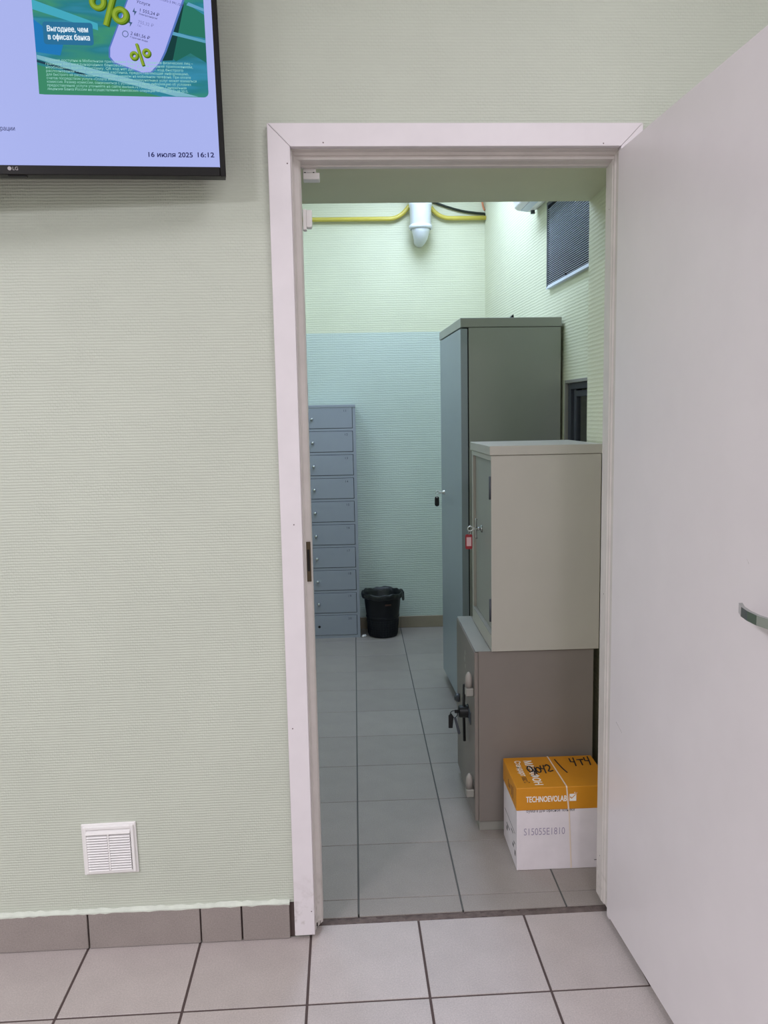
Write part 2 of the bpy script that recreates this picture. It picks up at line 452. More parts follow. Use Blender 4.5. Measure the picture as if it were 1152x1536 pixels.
# ragged foot where the veneer has split
for (a, b, z0) in ((0.010, 0.0148, 0.010), (0.0180, 0.0240, 0.004), (0.0255, 0.0325, 0.012)):
    jl.prism([(a, z0), (b, z0 + 0.006), (b, 0.024), (a, 0.024)], 'y', 0.030 if a > 0.011 else 0.002, 0.060)
jamb_l = struct(front(jl.build('trim_4', m_jamb)))
st = MB(); st.box(0.0184, 0.0300, 0.0240, 0.0290, 0.984, 1.090, 0.0006)
plate = st.build('strike_plate', m_brass, jamb_l)
st = MB(); st.box(0.0205, 0.0270, 0.0236, 0.0242, 1.012, 1.07)
st.build('latch_hole', m_dark, plate)
jr = MB()
jr.prism([(0.853, 0.0), (0.8270, 0.0), (0.8270, 0.018), (0.8235, 0.022), (0.8235, 0.030), (0.8215, 0.034), (0.8215, 0.080), (0.853, 0.080)], 'z', 0.034, 2.088)
jamb_r = struct(front(jr.build('trim_6', m_jamb)))
for z in (1.93, 0.92, 0.16):
    nl = MB(); nl.lathe([(0, 0.0006), (0.0014, 0.0004), (0.0016, 0)], 10, Matrix.Translation((0.8215, 0.052, z)) @ Matrix.Rotation(-math.pi / 2, 4, 'Y'))
    nl.build('nail', m_nail, jamb_r)
jh = MB()
jh.prism([(0.0, 2.093), (0.0, 2.0615), (0.018, 2.0615), (0.022, 2.056), (0.028, 2.056), (0.028, 2.0475), (0.036, 2.0455), (0.060, 2.0435), (0.062, 2.041), (0.080, 2.041), (0.080, 2.093)], 'x', 0.012, 0.8275)
jamb_h = struct(front(jh.build('trim_7', m_jamb)))

door = put('door_1', None, None, (0.8215, -0.012, 0.0), (0, 0, math.radians(2.6)))
door['label'] = 'white laminate door standing open at right of the doorway'
struct(front(door))
MB().box(0.0, 0.040, -0.86, 0.0, 0.026, 2.055, 0.0012).build('leaf', m_leaf, door)
hd = put('door_handle', None, door)
hd['label'] = 'curved chrome lever handle'
mb = MB(); mb.lathe([(0, -0.008), (0.024, -0.008), (0.026, -0.006), (0.026, 0)], 32, Matrix.Translation((0, -0.800, 1.066)) @ Matrix.Rotation(math.pi / 2, 4, 'Y')); 
mb.build('rose', m_chrome, hd)
mb = MB()
mb.tube([(0.0, -0.800, 1.066), (-0.030, -0.800, 1.066), (-0.048, -0.798, 1.066)], 0.009, 16)
prof = []
sec = []
pts = [(-0.050, -0.806), (-0.056, -0.775), (-0.055, -0.745), (-0.049, -0.715), (-0.038, -0.688)]
for i, (x, y) in enumerate(pts):
    hh = 0.0085
    sec.append([(x - 0.003, y, 1.066 - hh), (x - 0.003, y, 1.066 + hh), (x + 0.004, y, 1.066 + hh), (x + 0.004, y, 1.066 - hh)])
vs = [v for s in sec for v in s]; fs = [(0, 1, 2, 3), tuple(4 * (len(sec) - 1) + i for i in (3, 2, 1, 0))]
for i in range(len(sec) - 1):
    for k in range(4): fs.append((4 * i + k, 4 * i + (k + 1) % 4, 4 * (i + 1) + (k + 1) % 4, 4 * (i + 1) + k))
mb.raw(vs, fs); mb.build('lever', m_chrome, hd)
for (y, z) in ((-0.8, 0.98),):
    mb = MB(); mb.lathe([(0, -0.006), (0.024, -0.006), (0.026, -0.004), (0.026, 0)], 32, Matrix.Translation((0, y, z)) @ Matrix.Rotation(math.pi / 2, 4, 'Y')); mb.build('keyhole_rose', m_chrome, hd)
sc = MB(); sc.raw([(-0.0003, -0.638, 1.146), (-0.0003, -0.644, 1.137), (-0.0003, -0.6475, 1.134), (-0.0003, -0.641, 1.141)], [(0, 1, 2, 3)]); sc.build('scuff_mark', m_scuff, door)
sc = MB(); sc.raw([(-0.0003, -0.045, 0.600), (-0.0003, -0.085, 0.586), (-0.0003, -0.086, 0.585), (-0.0003, -0.045, 0.599)], [(0, 1, 2, 3)]); sc.build('scuff_mark', m_scuff, door)

# ------------------------------------------------------------------ back room shell
YB = 3.157
XL = -1.15
SLANT = math.radians(3.0)
iw = MB()                                                      # deep pier and beam behind the door frame
iw.box(XL - 0.1, -0.20, 0.115, 0.735, -0.05, H)
iw.box(0.9655, 1.60, 0.100, 0.735, -0.05, H)
iw.box(-0.20, 0.9655, 0.100, 0.735, 2.122, H)
struct(iw.build('wall_inner', m_wall_back))
wb = MB()
wb.box(XL - 0.1, 1.4, YB, YB + 0.1, -0.05, H)
o = wb.build('wall_back', m_wall_back); struct(o)
# lower part of the back wall has a bluer tone up to 1.94 m
MB().box(XL, 1.009, YB - 0.0008, YB, 0.0, 1.94).build('lower_band', m_wall_low, o)
struct(MB().box(XL - 0.1, XL, 0.735, YB, -0.05, H).build('wall_back_left', m_wall_back))
# slanted right wall, modelled along s from the back corner towards the viewer, outside = +x
wr = MB()
S0, S1 = -0.1, 2.46
WA, WB_, WZ0, WZ1 = 1.655, 2.30, 1.02, 1.541                    # window opening
T = 0.16
wr.box(0, T, -WA, -S0, -0.05, H); wr.box(0, T, -S1, -WB_, -0.05, H)
wr.box(0, T, -WB_, -WA, -0.05, WZ0); wr.box(0, T, -WB_, -WA, WZ1, H)
wall_r = struct(put('wall_back_right', wr.mesh('wall_back_right', m_wall_back), None, (1.009, YB, 0), (0, 0, SLANT)))
RW = Matrix.Translation((1.009, YB, 0)) @ Matrix.Rotation(SLANT, 4, 'Z')
struct(MB().box(XL - 0.1, 1.5, 0.735, YB + 0.1, H, H + 0.08).build('ceiling_back', m_ceil))

flb = struct(MB().box(XL - 0.1, 1.5, 0.085, YB + 0.1, -0.06, -0.0018).build('floor_back', m_grout_b))
GX, GY = 0.0026, 0.0013
fullb = tile_mesh(0.3 - 2 * GX, 0.3 - 2 * GY, m_tile_b)
x0 = 0.1312; y0 = 0.1535
for k in range(-5, 5):
    xa = x0 + k * 0.3
    for r in range(0, 11):
        ya = y0 + (r - 1) * 0.3
        if r == 0:
            if xa + 0.3 < -0.2 or xa > 0.9: continue
            a, b = max(xa + GX, 0.0), min(xa + 0.3 - GX, 0.86)
            pa = 0.0695 + a * math.tan(PHI) + 0.0; pb = 0.0695 + b * math.tan(PHI)
            mb = MB(); mb.prism([(a, pa), (b, pb), (b, y0 - GY), (a, y0 - GY)], 'z', -0.010, 0.0, 0.0006)
            mb.build('tile', m_tile_b, flb)
        else:
            if r == 10 and ya + 0.3 > YB: pass
            put('tile', fullb, flb, (xa + 0.15, ya + 0.15, 0))
bbk = struct(MB().box(0.14, 1.005, YB - 0.004, YB - 0.001, 0.0, 0.074).build('baseboard_back', m_grout_b))
for a, b in ((-1.149, -0.75), (-0.75, -0.45), (-0.45, -0.147), (-0.147, 0.150), (0.150, 0.4325), (0.4325, 0.7325), (0.7325, 1.003)):
    MB().box(a + 0.001, b - 0.001, YB - 0.0105, YB - 0.001, 0.0008, 0.078, 0.0008).build('tile', m_skirt_b, bbk)

# window in the slanted wall
win = struct(put('window_1', None)); win.matrix_world = RW
fr = MB()
X0, X1 = 0.010, 0.050
fr.box(X0, X1, -WA - 0.035, -WA, WZ0, WZ1, 0.002); fr.box(X0, X1, -WB_, -WB_ + 0.035, WZ0, WZ1, 0.002)
fr.box(X0, X1, -WB_ + 0.035, -WA - 0.035, WZ1 - 0.03, WZ1, 0.002); fr.box(X0, X1, -WB_ + 0.035, -WA - 0.035, WZ0, WZ0 + 0.03, 0.002)
fr.build('window_frame', m_frame, win)
fr = MB()
fr.box(-0.003, 0.012, -WA - 0.002, -WA + 0.012, WZ0, WZ1 + 0.012, 0.001); fr.box(-0.003, 0.012, -WB_, -WA - 0.002, WZ1 - 0.002, WZ1 + 0.012, 0.001)
fr.build('window_edge', m_safelight, win)
sh = MB()
sh.box(X0 + 0.008, X1 - 0.005, -WA - 0.085, -WA - 0.058, WZ0 + 0.03, WZ1 - 0.03, 0.002)
sh.box(X0 + 0.008, X1 - 0.005, -WB_ + 0.058, -WB_ + 0.085, WZ0 + 0.03, WZ1 - 0.03, 0.002)
sh.box(X0 + 0.008, X1 - 0.005, -WB_ + 0.085, -WA - 0.085, WZ1 - 0.062, WZ1 - 0.036, 0.002)
sh.box(X0 + 0.008, X1 - 0.005, -WB_ + 0.085, -WA - 0.085, WZ0 + 0.036, WZ0 + 0.062, 0.002)
sh.build('sash', m_frame, win)
MB().box(X0 + 0.018, X0 + 0.024, -WB_ + 0.06, -WA - 0.06, WZ0 + 0.04, WZ1 - 0.04).build('pane', m_glass, win)
nb = MB(); nb.box(0.60, 0.62, -2.6, -1.3, 0.6, 2.0); nb.box(T, 0.60, -1.32, -1.30, 0.6, 2.0); nb.box(T, 0.6, -2.62, -2.6, 0.6, 2.0)
nb.box(T, 0.6, -2.6, -1.3, 2.0, 2.02); nb.box(T, 0.6, -2.6, -1.3, 0.58, 0.6)
struct(nb.build('wall_beyond_window', m_tan)).matrix_world = RW

# ------------------------------------------------------------------ ceiling lights
def ceiling_light(loc, watts, col, matl, sx, sy, label, group, frame=False):
    x, y = loc
    o = thing('ceiling_light', label, 'light', (x, y, H), 0, group)
    h = MB(); e = 0.02
    h.box(-sx / 2 - e, sx / 2 + e, -sy / 2 - e, -sy / 2, -0.03, 0); h.box(-sx / 2 - e, sx / 2 + e, sy / 2, sy / 2 + e, -0.03, 0)
    h.box(-sx / 2 - e, -sx / 2, -sy / 2, sy / 2, -0.03, 0); h.box(sx / 2, sx / 2 + e, -sy / 2, sy / 2, -0.03, 0)
    h.build('frame', m_lampbody, o)
    MB().box(-sx / 2, sx / 2, -sy / 2, sy / 2, -0.022, 0).build('diffuser', matl, o)
    la = bpy.data.lights.new('lamp', 'AREA'); la.shape = 'RECTANGLE'; la.size = sx; la.size_y = sy; la.energy = watts; la.color = col
    lo = put('lamp', la, o, (0, 0, -0.034))
    return o
for i, (l, wt) in enumerate(FRONT_LAMPS):
    o = ceiling_light(l, wt, FRONT_COL, m_lamp_f, 0.58, 0.58,
        ['square white ceiling panel light above the television', 'square white ceiling panel light in front of the open door', 'square white ceiling panel light behind the viewer on the right', 'square white ceiling panel light behind the viewer on the left'][i], 'ceiling lights of the front room')
    front(o)
for (l, wt), lb in zip(BACK_LAMPS, ('long white ceiling light nearer the right wall of the back room', 'added fill light on the unseen ceiling near the left wall of the back room')):
    ceiling_light(l, wt, BACK_COL, m_lamp_b, 0.30, 1.2, lb, 'ceiling light and added fill light of the back room')

# ------------------------------------------------------------------ television (local: x right, y into the wall, z up, origin at the screen's lower right corner)
tv = thing('television', 'wall-mounted black television with lavender screen and green card, left of the doorway', 'television')
ex = Vector((0.9954, 0.0955, 0.0108)).normalized(); ez = Vector((-0.0078, -0.0319, 0.9995)); ez = (ez - ex * ez.dot(ex)).normalized()
ey = ez.cross(ex)
Mt = Matrix((ex, ey, ez)).transposed().to_4x4(); Mt.translation = Vector((-0.1451, -0.1023, 1.9924))
tv.matrix_world = Mt
SWD, SHT = 0.941, 0.530
h = MB()
# bezel as a ring of four bars, back shell tapering behind it
BZ = 0.0125
h.box(0.0, BZ, -0.003, 0.012, -0.0205, SHT + BZ, 0.0015); h.box(-SWD - BZ, -SWD, -0.003, 0.012, -0.0205, SHT + BZ, 0.0015)
h.box(-SWD, 0.0, -0.003, 0.012, -0.0205, 0.0, 0.0015); h.box(-SWD, 0.0, -0.003, 0.012, SHT, SHT + BZ, 0.0015)
h.build('bezel', m_bezel, tv)
h = MB()
def rect(x0, x1, z0, z1, y): return [(x0, y, z0), (x1, y, z0), (x1, y, z1), (x0, y, z1)]
secs = [rect(-SWD - BZ + .001, BZ - .001, -0.0195, SHT + BZ - .001, 0.010), rect(-SWD - BZ + .003, BZ - 0.003, -0.0185, SHT + BZ - .003, 0.040), rect(-SWD + 0.03, -0.03, 0.004, SHT - 0.03, 0.048), rect(-SWD + 0.12, -0.12, 0.02, SHT - 0.12, 0.058)]
vs = [v for s in secs for v in s]; fs = [(0, 1, 2, 3), (12, 13, 14, 15)]
for i in range(3):
    for k in range(4): fs.append((4 * i + k, 4 * i + (k + 1) % 4, 4 * i + 4 + (k + 1) % 4, 4 * i + 4 + k))
h.raw(vs, fs); h.build('back_shell', m_black, tv)
h = MB(); h.box(-0.62, -0.32, 0.058, 0.072, 0.12, 0.42); h.box(-0.50, -0.44, 0.070, 0.118, 0.15, 0.34); h.build('wall_bracket', m_black, tv)
MB().box(-0.47, -0.43, 0.002, 0.014, -0.0235, -0.020, 0.0008).build('sensor_strip', m_black, tv)
# screen picture
def screen_mat(name, stops, strength=1.0, axis=(1, 0, 0.0), scale=1.0, noise=0.0):
    m = bpy.data.materials.new(name); m.use_nodes = True; nt = m.node_tree
    nt.nodes.remove(nt.nodes['Principled BSDF'])
    tc = nt.nodes.new('ShaderNodeTexCoord'); dp = nt.nodes.new('ShaderNodeVectorMath'); dp.operation = 'DOT_PRODUCT'
    dp.inputs[1].default_value = axis
    nt.links.new(tc.outputs['Object'], dp.inputs[0])
    val = dp.outputs['Value']
    if noise:
        mp = nt.nodes.new('ShaderNodeMapping'); mp.inputs['Rotation'].default_value = (0, math.radians(-22), 0); mp.inputs['Scale'].default_value = (4, 1, 26)
        nn = nt.nodes.new('ShaderNodeTexNoise'); nn.inputs['Scale'].default_value = 1.0; nn.inputs['Detail'].default_value = 2.5
        nt.links.new(tc.outputs['Object'], mp.inputs[0]); nt.links.new(mp.outputs[0], nn.inputs['Vector'])
        ma = nt.nodes.new('ShaderNodeMath'); ma.operation = 'MULTIPLY_ADD'; ma.inputs[1].default_value = noise
        nt.links.new(nn.outputs['Fac'], ma.inputs[0]); nt.links.new(val, ma.inputs[2]); val = ma.outputs[0]
    cr = nt.nodes.new('ShaderNodeValToRGB')
    while len(cr.color_ramp.elements) < len(stops): cr.color_ramp.elements.new(0.5)
    for e, (p_, c) in zip(cr.color_ramp.elements, stops): e.position = p_; e.color = lin(c)
    nt.links.new(val, cr.inputs[0])
    em = nt.nodes.new('ShaderNodeEmission'); em.inputs[1].default_value = strength
    nt.links.new(cr.outputs[0], em.inputs[0])
    ms = nt.nodes.new('ShaderNodeAddShader'); gl = nt.nodes.new('ShaderNodeBsdfGlossy'); gl.inputs['Roughness'].default_value = 0.25; gl.inputs['Color'].default_value = (0.02, 0.02, 0.02, 1)
    nt.links.new(em.outputs[0], ms.inputs[0]); nt.links.new(gl.outputs[0], ms.inputs[1])
    nt.links.new(ms.outputs[0], nt.nodes['Material Output'].inputs[0])
    return m
m_scr = screen_mat('screen_lavender', [(0.0, (168, 178, 236)), (0.45, (182, 190, 236)), (1.0, (176, 184, 226))], 1.0, (1.0, 0, -0.2))
_ramp = m_scr.node_tree
for nd in _ramp.nodes:
    if nd.type == 'VALTORGB': nd.color_ramp.elements[0].position = 0.0
scr = MB(); scr.box(-SWD, 0, 0.0005, 0.004, 0, SHT)
screen = scr.build('screen', m_scr, tv)
def flat_poly(name, pts, y, mat, parent):
    mb = MB(); mb.prism(pts, 'y', y, y + 0.0002); return mb.build(name, mat, parent)
def rrect(x0, x1, z0, z1, r, n=5, corners=(1, 1, 1, 1)):
    out = []
    for (cx, cz, a0, on) in ((x1 - r, z0 + r, -90, corners[0]), (x1 - r, z1 - r, 0, corners[1]), (x0 + r, z1 - r, 90, corners[2]), (x0 + r, z0 + r, 180, corners[3])):
        for i in range(n + 1):
            a = math.radians(a0 + 90 * i / n); out.append((cx + r * math.cos(a), cz + r * math.sin(a)))
    return out
m_card = screen_mat('screen_card', [(0.16, (28, 84, 76)), (0.30, (44, 122, 92)), (0.42, (32, 112, 124)), (0.52, (50, 136, 168)), (0.60, (34, 122, 134)), (0.72, (58, 142, 112)), (0.86, (36, 98, 116))], 1.0, (-0.25, 0, 0.25), noise=0.95)
flat_poly('picture_card', rrect(-0.3860, -0.0168, 0.1510, 0.505, 0.011), 0.0001, m_card, screen)
m_dkgreen = screen_mat('screen_dark_green', [(0.0, (24, 74, 66)), (0.5, (34, 92, 78)), (1.0, (58, 138, 104))], 1.0, (9.0, 0, 0), 1)
flat_poly('picture_shadow', [(-0.105, 0.2440), (-0.085, 0.226), (-0.052, 0.244), (-0.018, 0.225), (-0.017, 0.258), (-0.017, 0.268), (-0.093, 0.282)], -0.0001, glow('screen_deep_green', (38, 104, 92)), screen)
flat_poly('picture_shadow', [(-0.091, 0.289), (-0.017, 0.276), (-0.017, 0.325), (-0.062, 0.352)], -0.0001, glow('screen_deep_teal', (44, 118, 100)), screen)
flat_poly('picture_shadow', [(-0.120, 0.226), (-0.092, 0.228), (-0.060, 0.345), (-0.070, 0.350)], -0.00015, glow('screen_black_green', (26, 62, 62)), screen)
for pts, c in (([(-0.385, 0.232), (-0.385, 0.224), (-0.30, 0.199), (-0.20, 0.178), (-0.09, 0.152), (-0.04, 0.152), (-0.20, 0.190), (-0.30, 0.214)], (124, 180, 196)),
               ([(-0.386, 0.222), (-0.386, 0.217), (-0.28, 0.190), (-0.285, 0.195)], (36, 66, 84)),
               ([(-0.092, 0.289), (-0.017, 0.272), (-0.017, 0.266), (-0.094, 0.282)], (92, 160, 190)),
               ([(-0.386, 0.345), (-0.386, 0.325), (-0.25, 0.286), (-0.25, 0.300)], (70, 168, 190)),
               ([(-0.3868, 0.151), (-0.375, 0.1502), (-0.12, 0.1502), (-0.30, 0.190), (-0.386, 0.212)], (62, 136, 104)),
               ([(-0.386, 0.305), (-0.386, 0.238), (-0.335, 0.232), (-0.325, 0.26)], (36, 120, 184)),
               ([(-0.05, 0.350), (-0.017, 0.338), (-0.017, 0.332), (-0.055, 0.344)], (100, 160, 196))):
    flat_poly('picture_streak', pts, -0.0002, glow('screen_streak', c), screen)
# telephone in the picture
flat_poly('picture_phone_edge', [(-0.150, 0.425), (-0.230, 0.250), (-0.2315, 0.231), (-0.222, 0.218), (-0.162, 0.1985), (-0.140, 0.2), (-0.119, 0.2195), (-0.105, 0.245), (-0.028, 0.425)], -0.0004, glow('screen_phone_edge', (86, 118, 190)), screen)
m_phone = screen_mat('screen_phone', [(0.0, (170, 174, 240)), (0.5, (190, 192, 246)), (1.0, (206, 204, 244))], 1.0, (2.0, 0, -3.0))
flat_poly('picture_phone', [(-0.147, 0.425), (-0.2265, 0.250), (-0.2280, 0.232), (-0.2190, 0.2205), (-0.1610, 0.2010), (-0.1420, 0.2025), (-0.1225, 0.2215), (-0.1090, 0.2460), (-0.033, 0.425)], -0.0006, m_phone, screen)
def stext(s, x, z, size, c, rot=0.0, width=None, y=-0.0012, name='screen_text', off=0.0, mat=None):
    me = text_mesh(name, s, size, mat or glow('screen_text_colour', c), 0.0001, width=width, offset=off)
    o = put(name, me, screen, (x, y, z)); o.rotation_euler = (math.pi / 2, rot, 0); return o
C_INK = (44, 46, 92)
flat_poly('picture_badge', rrect(-0.3672, -0.2612, 0.2540, 0.3005, 0.006), -0.0008, glow('screen_badge', (46, 112, 152)), screen)
C_W = (226, 240, 250)
stext('Выгоднее, чем', -0.3600, 0.2805, 0.0160, C_W, 0, 0.0866, off=0.0003)
stext('в офисах банка', -0.3590, 0.2640, 0.0160, C_W, 0, 0.0885, off=0.0003)
C_FP = (150, 206, 196)
mfp = glow('screen_fine_print', C_FP)
FP = ['Условия доступны в Мобильном приложении банка для клиентов физических лиц –',
      'граждан без международных банковских карт и пользования приложением,',
      'необходимо войти в систему. QR код нет дат. ООО «...» – код быстрого',
      'распознавания – это одномерная картинка, предоставляющая информацию,',
      'для быстрого её распознавания с помощью камеры на мобильном телефоне. При оплате',
      'счетов посредством услуги «Оплата ЖКХ» сервисов коммунальных услуг может взиматься',
      'комиссия. Размер комиссии, ознакомиться с условиями и иную информацию об условиях',
      'предоставления услуги уточняйте на сайте sberbank.ru ПАО Сбербанк. Генеральная',
      'лицензия Банка России на осуществление банковских операций № 1481 от 11.08.2015.']
WD = [0.3200, 0.3190, 0.2970, 0.3090, 0.3135, 0.3255, 0.3130, 0.3020, 0.3060]
for i, (s, wd_) in enumerate(zip(FP, WD)):
    stext(s, -0.3680, 0.2190 - 0.00745 * i, 0.0078, C_FP, 0, wd_, y=-0.0016, mat=mfp)
stext('16 июля 2025', -0.1622, 0.0206, 0.0150, C_INK, 0, 0.0985, off=0.0003)
stext('16:12', -0.0520, 0.0212, 0.0150, C_INK, 0, 0.0368, off=0.0003)
stext('регистрации', -0.5120, 0.0730, 0.0135, C_INK, 0, 0.066)
R10 = math.radians(13)
stext('1 555,24 ₽', -0.1590, 0.3275, 0.0095, C_INK, R10, 0.042); stext('Электроэнергия', -0.1600, 0.3210, 0.0050, C_INK, R10, 0.040)
stext('755,32 ₽', -0.1635, 0.3030, 0.0095, (130, 134, 190), R10, 0.034); stext('Газ', -0.1645, 0.2970, 0.0050, (110, 114, 170), R10)
stext('2 681,56 ₽', -0.1810, 0.2790, 0.0095, C_INK, R10, 0.042); stext('Горячая вода', -0.1822, 0.2727, 0.0050, C_INK, R10, 0.038)
stext('Услуги', -0.1635, 0.3450, 0.0090, C_INK, R10); stext('Итого 5 991,12 ₽', -0.1130, 0.3520, 0.0070, (80, 84, 140), R10)
C_IC = (70, 96, 130)
for (x, z) in ((-0.1690, 0.3260), (-0.1800, 0.3030)):
    flat_poly('screen_icon', [(x - 0.004, z), (x + 0.001, z + 0.009), (x + 0.0005, z + 0.002), (x + 0.0055, z + 0.001), (x - 0.001, z - 0.008), (x, z - 0.001)], -0.0012, glow('screen_icon_colour', C_IC), screen)
ic = MB(); ic.ring(0.0062, 0.0007, Matrix.Translation((-0.1918, -0.0009, 0.2800)) @ Matrix.Rotation(math.pi / 2, 4, 'X'), 20, 6); ic.build('screen_icon', glow('screen_icon_line', C_IC), screen)
# percent signs in the picture
mg1 = glow('screen_percent_green', (112, 142, 36)); mg2 = glow('screen_percent_olive', (58, 90, 26)); mg3 = glow('screen_percent_light', (144, 170, 60))
def flat_ring(cx, cz, R, r, y, sx=1.0, seg=30):
    vs = []; fs = []
    for i in range(seg):
        a = 2 * math.pi * i / seg
        vs += [(cx + R * sx * math.cos(a), y, cz + R * math.sin(a)), (cx + r * sx * math.cos(a), y, cz + r * math.sin(a))]
    for i in range(seg):
        j = (i + 1) % seg; fs.append((2 * i, 2 * i + 1, 2 * j + 1, 2 * j))
    return vs, fs
def percent(rings, bar, dx, dz):
    for (mt, ox, oz, y, k) in ((mg2, dx, dz, -0.0018, 1.0), (mg1, 0, 0, -0.0020, 1.0), (mg3, -dx * 0.3, -dz * 0.3, -0.0022, 0.5)):
        mb = MB()
        for (cx, cz, R, r) in rings:
            mid = (R + r) / 2; hw = (R - r) / 2 * k
            mb.raw(*flat_ring(cx + ox, cz + oz, mid + hw, mid - hw, y))
        (xa, za), (xb, zb), hw = bar
        d = Vector((xb - xa, zb - za)).normalized(); nn = Vector((-d.y, d.x)) * hw * k
        mb.raw([(xa + nn.x + ox, y, za + nn.y + oz), (xb + nn.x + ox, y, zb + nn.y + oz), (xb - nn.x + ox, y, zb - nn.y + oz), (xa - nn.x + ox, y, za - nn.y + oz)], [(0, 1, 2, 3)])
        mb.build('percent_sign', mt, screen)
percent([(-0.2465, 0.3440, 0.0185, 0.0070), (-0.2000, 0.3180, 0.0185, 0.0065)], ((-0.2330, 0.2960), (-0.2060, 0.3760), 0.0058), 0.003, -0.002)
percent([(-0.1760, 0.2350, 0.0095, 0.0036), (-0.1485, 0.2415, 0.0095, 0.0036)], ((-0.1570, 0.2150), (-0.1690, 0.2600), 0.0032), 0.0015, -0.002)
# maker's mark on the lower bezel
mlogo = glow('bezel_mark', (190, 186, 188), 0.9)
mark = MB(); mark.prism([(-0.4635 + 0.0042 * math.cos(a * math.pi / 10), -0.0075 + 0.0042 * math.sin(a * math.pi / 10)) for a in range(20)], 'y', -0.0034, -0.0030)
mark.build('maker_mark', paint('mark_grey', (176, 170, 172), 0.5), tv)
o = put('maker_mark', text_mesh('maker_mark', 'LG', 0.0105, paint('mark_grey_text', (176, 170, 172), 0.5), 0.0002), tv, (-0.4575, -0.0034, -0.0112)); o.rotation_euler = (math.pi / 2, 0, 0)

# ------------------------------------------------------------------ white ventilation grille low on the front wall
vent = thing('vent_grille', 'small square white plastic louvred vent low on the green wall', 'vent', (-0.5265, 0.0, 0.2815))
front(vent); vent.rotation_euler[1] = math.radians(-0.8)
s = 0.0715
f = MB()
f.prism([(-s, -s), (s, -s), (s, s), (-s, s)], 'y', -0.006, 0.0, 0.0015)
f.build('back_plate', m_white, vent)
f = MB()
i_ = 0.0575
f.box(-0.066, -i_, -0.012, -0.004, -0.066, 0.066, 0.0012); f.box(i_, 0.066, -0.012, -0.004, -0.066, 0.066, 0.0012)
f.box(-i_, i_, -0.012, -0.004, 0.057, 0.066, 0.0012); f.box(-i_, i_, -0.012, -0.004, -0.066, -0.058, 0.0012)
f.build('frame', m_white, vent)
MB().box(-i_, i_, -0.0065, -0.0055, -0.058, 0.057).build('dark_backing', m_grille_d, vent)
lou = MB(); lou.prism([(-0.0070, -0.0006), (-0.0155, -0.0034), (-0.0164, -0.0026), (-0.0152, -0.0006), (-0.0070, 0.0016)], 'x', -0.0268, 0.0268)
lme = lou.mesh('louvre', m_white)
lou = MB(); lou.prism([(-0.0060, -0.003), (-0.0155, -0.006), (-0.0165, -0.0045), (-0.0150, 0.0005), (-0.0060, 0.0055)], 'x', -i_, i_); lou.build('louvre', m_white, vent).location = (0, 0, 0.0505)
for i in range(14):
    z = 0.0395 - i * 0.00715
    for sx in (-1, 1): put('louvre', lme, vent, (sx * 0.0295, 0, z))
MB().box(-0.0022, 0.0022, -0.0150, -0.006, -0.057, 0.046, 0.0006).build('mullion', m_white, vent)

# ------------------------------------------------------------------ door contacts
a = thing('door_contact', 'small white door contact under the head of the frame, top left', 'sensor', (0.057, 0.090, 2.041), PHI, 'white door contacts at the frame')
MB().box(-0.021, 0.012, -0.010, 0.020, -0.009, 0.0, 0.001).build('base', m_white, a)
MB().box(-0.021, 0.021, -0.012, 0.022, -0.0255, -0.0095, 0.0015).build('cover', m_white, a)
for x in (-0.016, 0.006): MB().box(x - 0.002, x + 0.002, -0.0125, -0.010, -0.0105, -0.0085).build('screw', m_dark, a)
a = thing('door_contact', 'small white door contact on the left jamb in front of the yellow pipe', 'sensor', (0.0335, 0.066, 1.886), PHI, 'white door contacts at the frame')
MB().box(0.0, 0.009, -0.012, 0.012, 0.0, 0.050, 0.001).build('base', m_white, a)
MB().prism([(0.009, 0.006), (0.021, 0.006), (0.023, 0.010), (0.023, 0.048), (0.009, 0.048)], 'y', -0.013, 0.013, 0.001).build('cover', m_white, a)

# ------------------------------------------------------------------ locker column against the back wall
LX0, LX1, LY0, LY1, LZ = -0.170, 0.1610, 2.9445, 3.140, 1.4835
lk = thing('locker', 'grey steel column of ten small numbered lockers against the back wall', 'locker', (0, 0, 0))
b = MB()
b.box(LX0, LX0 + 0.018, LY0 + 0.0, LY1, 0.0, LZ - 0.017); b.box(LX1 - 0.018, LX1, LY0, LY1, 0.0, LZ - 0.017)
b.box(LX0 + 0.018, LX1 - 0.018, LY1 - 0.01, LY1, 0.0, LZ - 0.017)
P = 0.1466; DH = 0.1255; Z0 = 0.0210
zs = [Z0 + P * i for i in range(10)]
b.box(LX0 + 0.018, LX1 - 0.018, LY0 + 0.0005, LY1 - 0.01, 0.0, Z0 - 0.002)
for i in range(9): b.box(LX0 + 0.018, LX1 - 0.018, LY0 + 0.0005, LY1 - 0.01, zs[i] + DH + 0.003, zs[i + 1] - 0.003)
b.build('body', m_locker, lk)
MB().box(LX0 - 0.001, LX1 + 0.001, LY0 - 0.003, LY1, LZ - 0.0175, LZ, 0.0015).build('top', m_locker, lk)
dm = MB(); dm.box(LX0 + 0.0212, LX1 - 0.0212, LY0 - 0.0015, LY0 + 0.0025, 0.0, DH, 0.0008); dme = dm.mesh('door', m_locker)
gap_mb = MB(); gap_mb.box(LX0 + 0.0182, LX1 - 0.0182, LY0 + 0.005, LY0 + 0.007, -0.0028, DH + 0.0028); gap_me = gap_mb.mesh('gap_shade', m_dark)  # near-black plate behind each door, puts the shade of the gaps into colour
kn = MB(); kn.lathe([(0, 0.016), (0.005, 0.0155), (0.0072, 0.013), (0.0076, 0.010), (0.0076, 0.004), (0.0092, 0.003), (0.0092, 0.0)], 20, Matrix.Rotation(math.pi / 2, 4, 'X')); kme = kn.mesh('lock', m_steel)
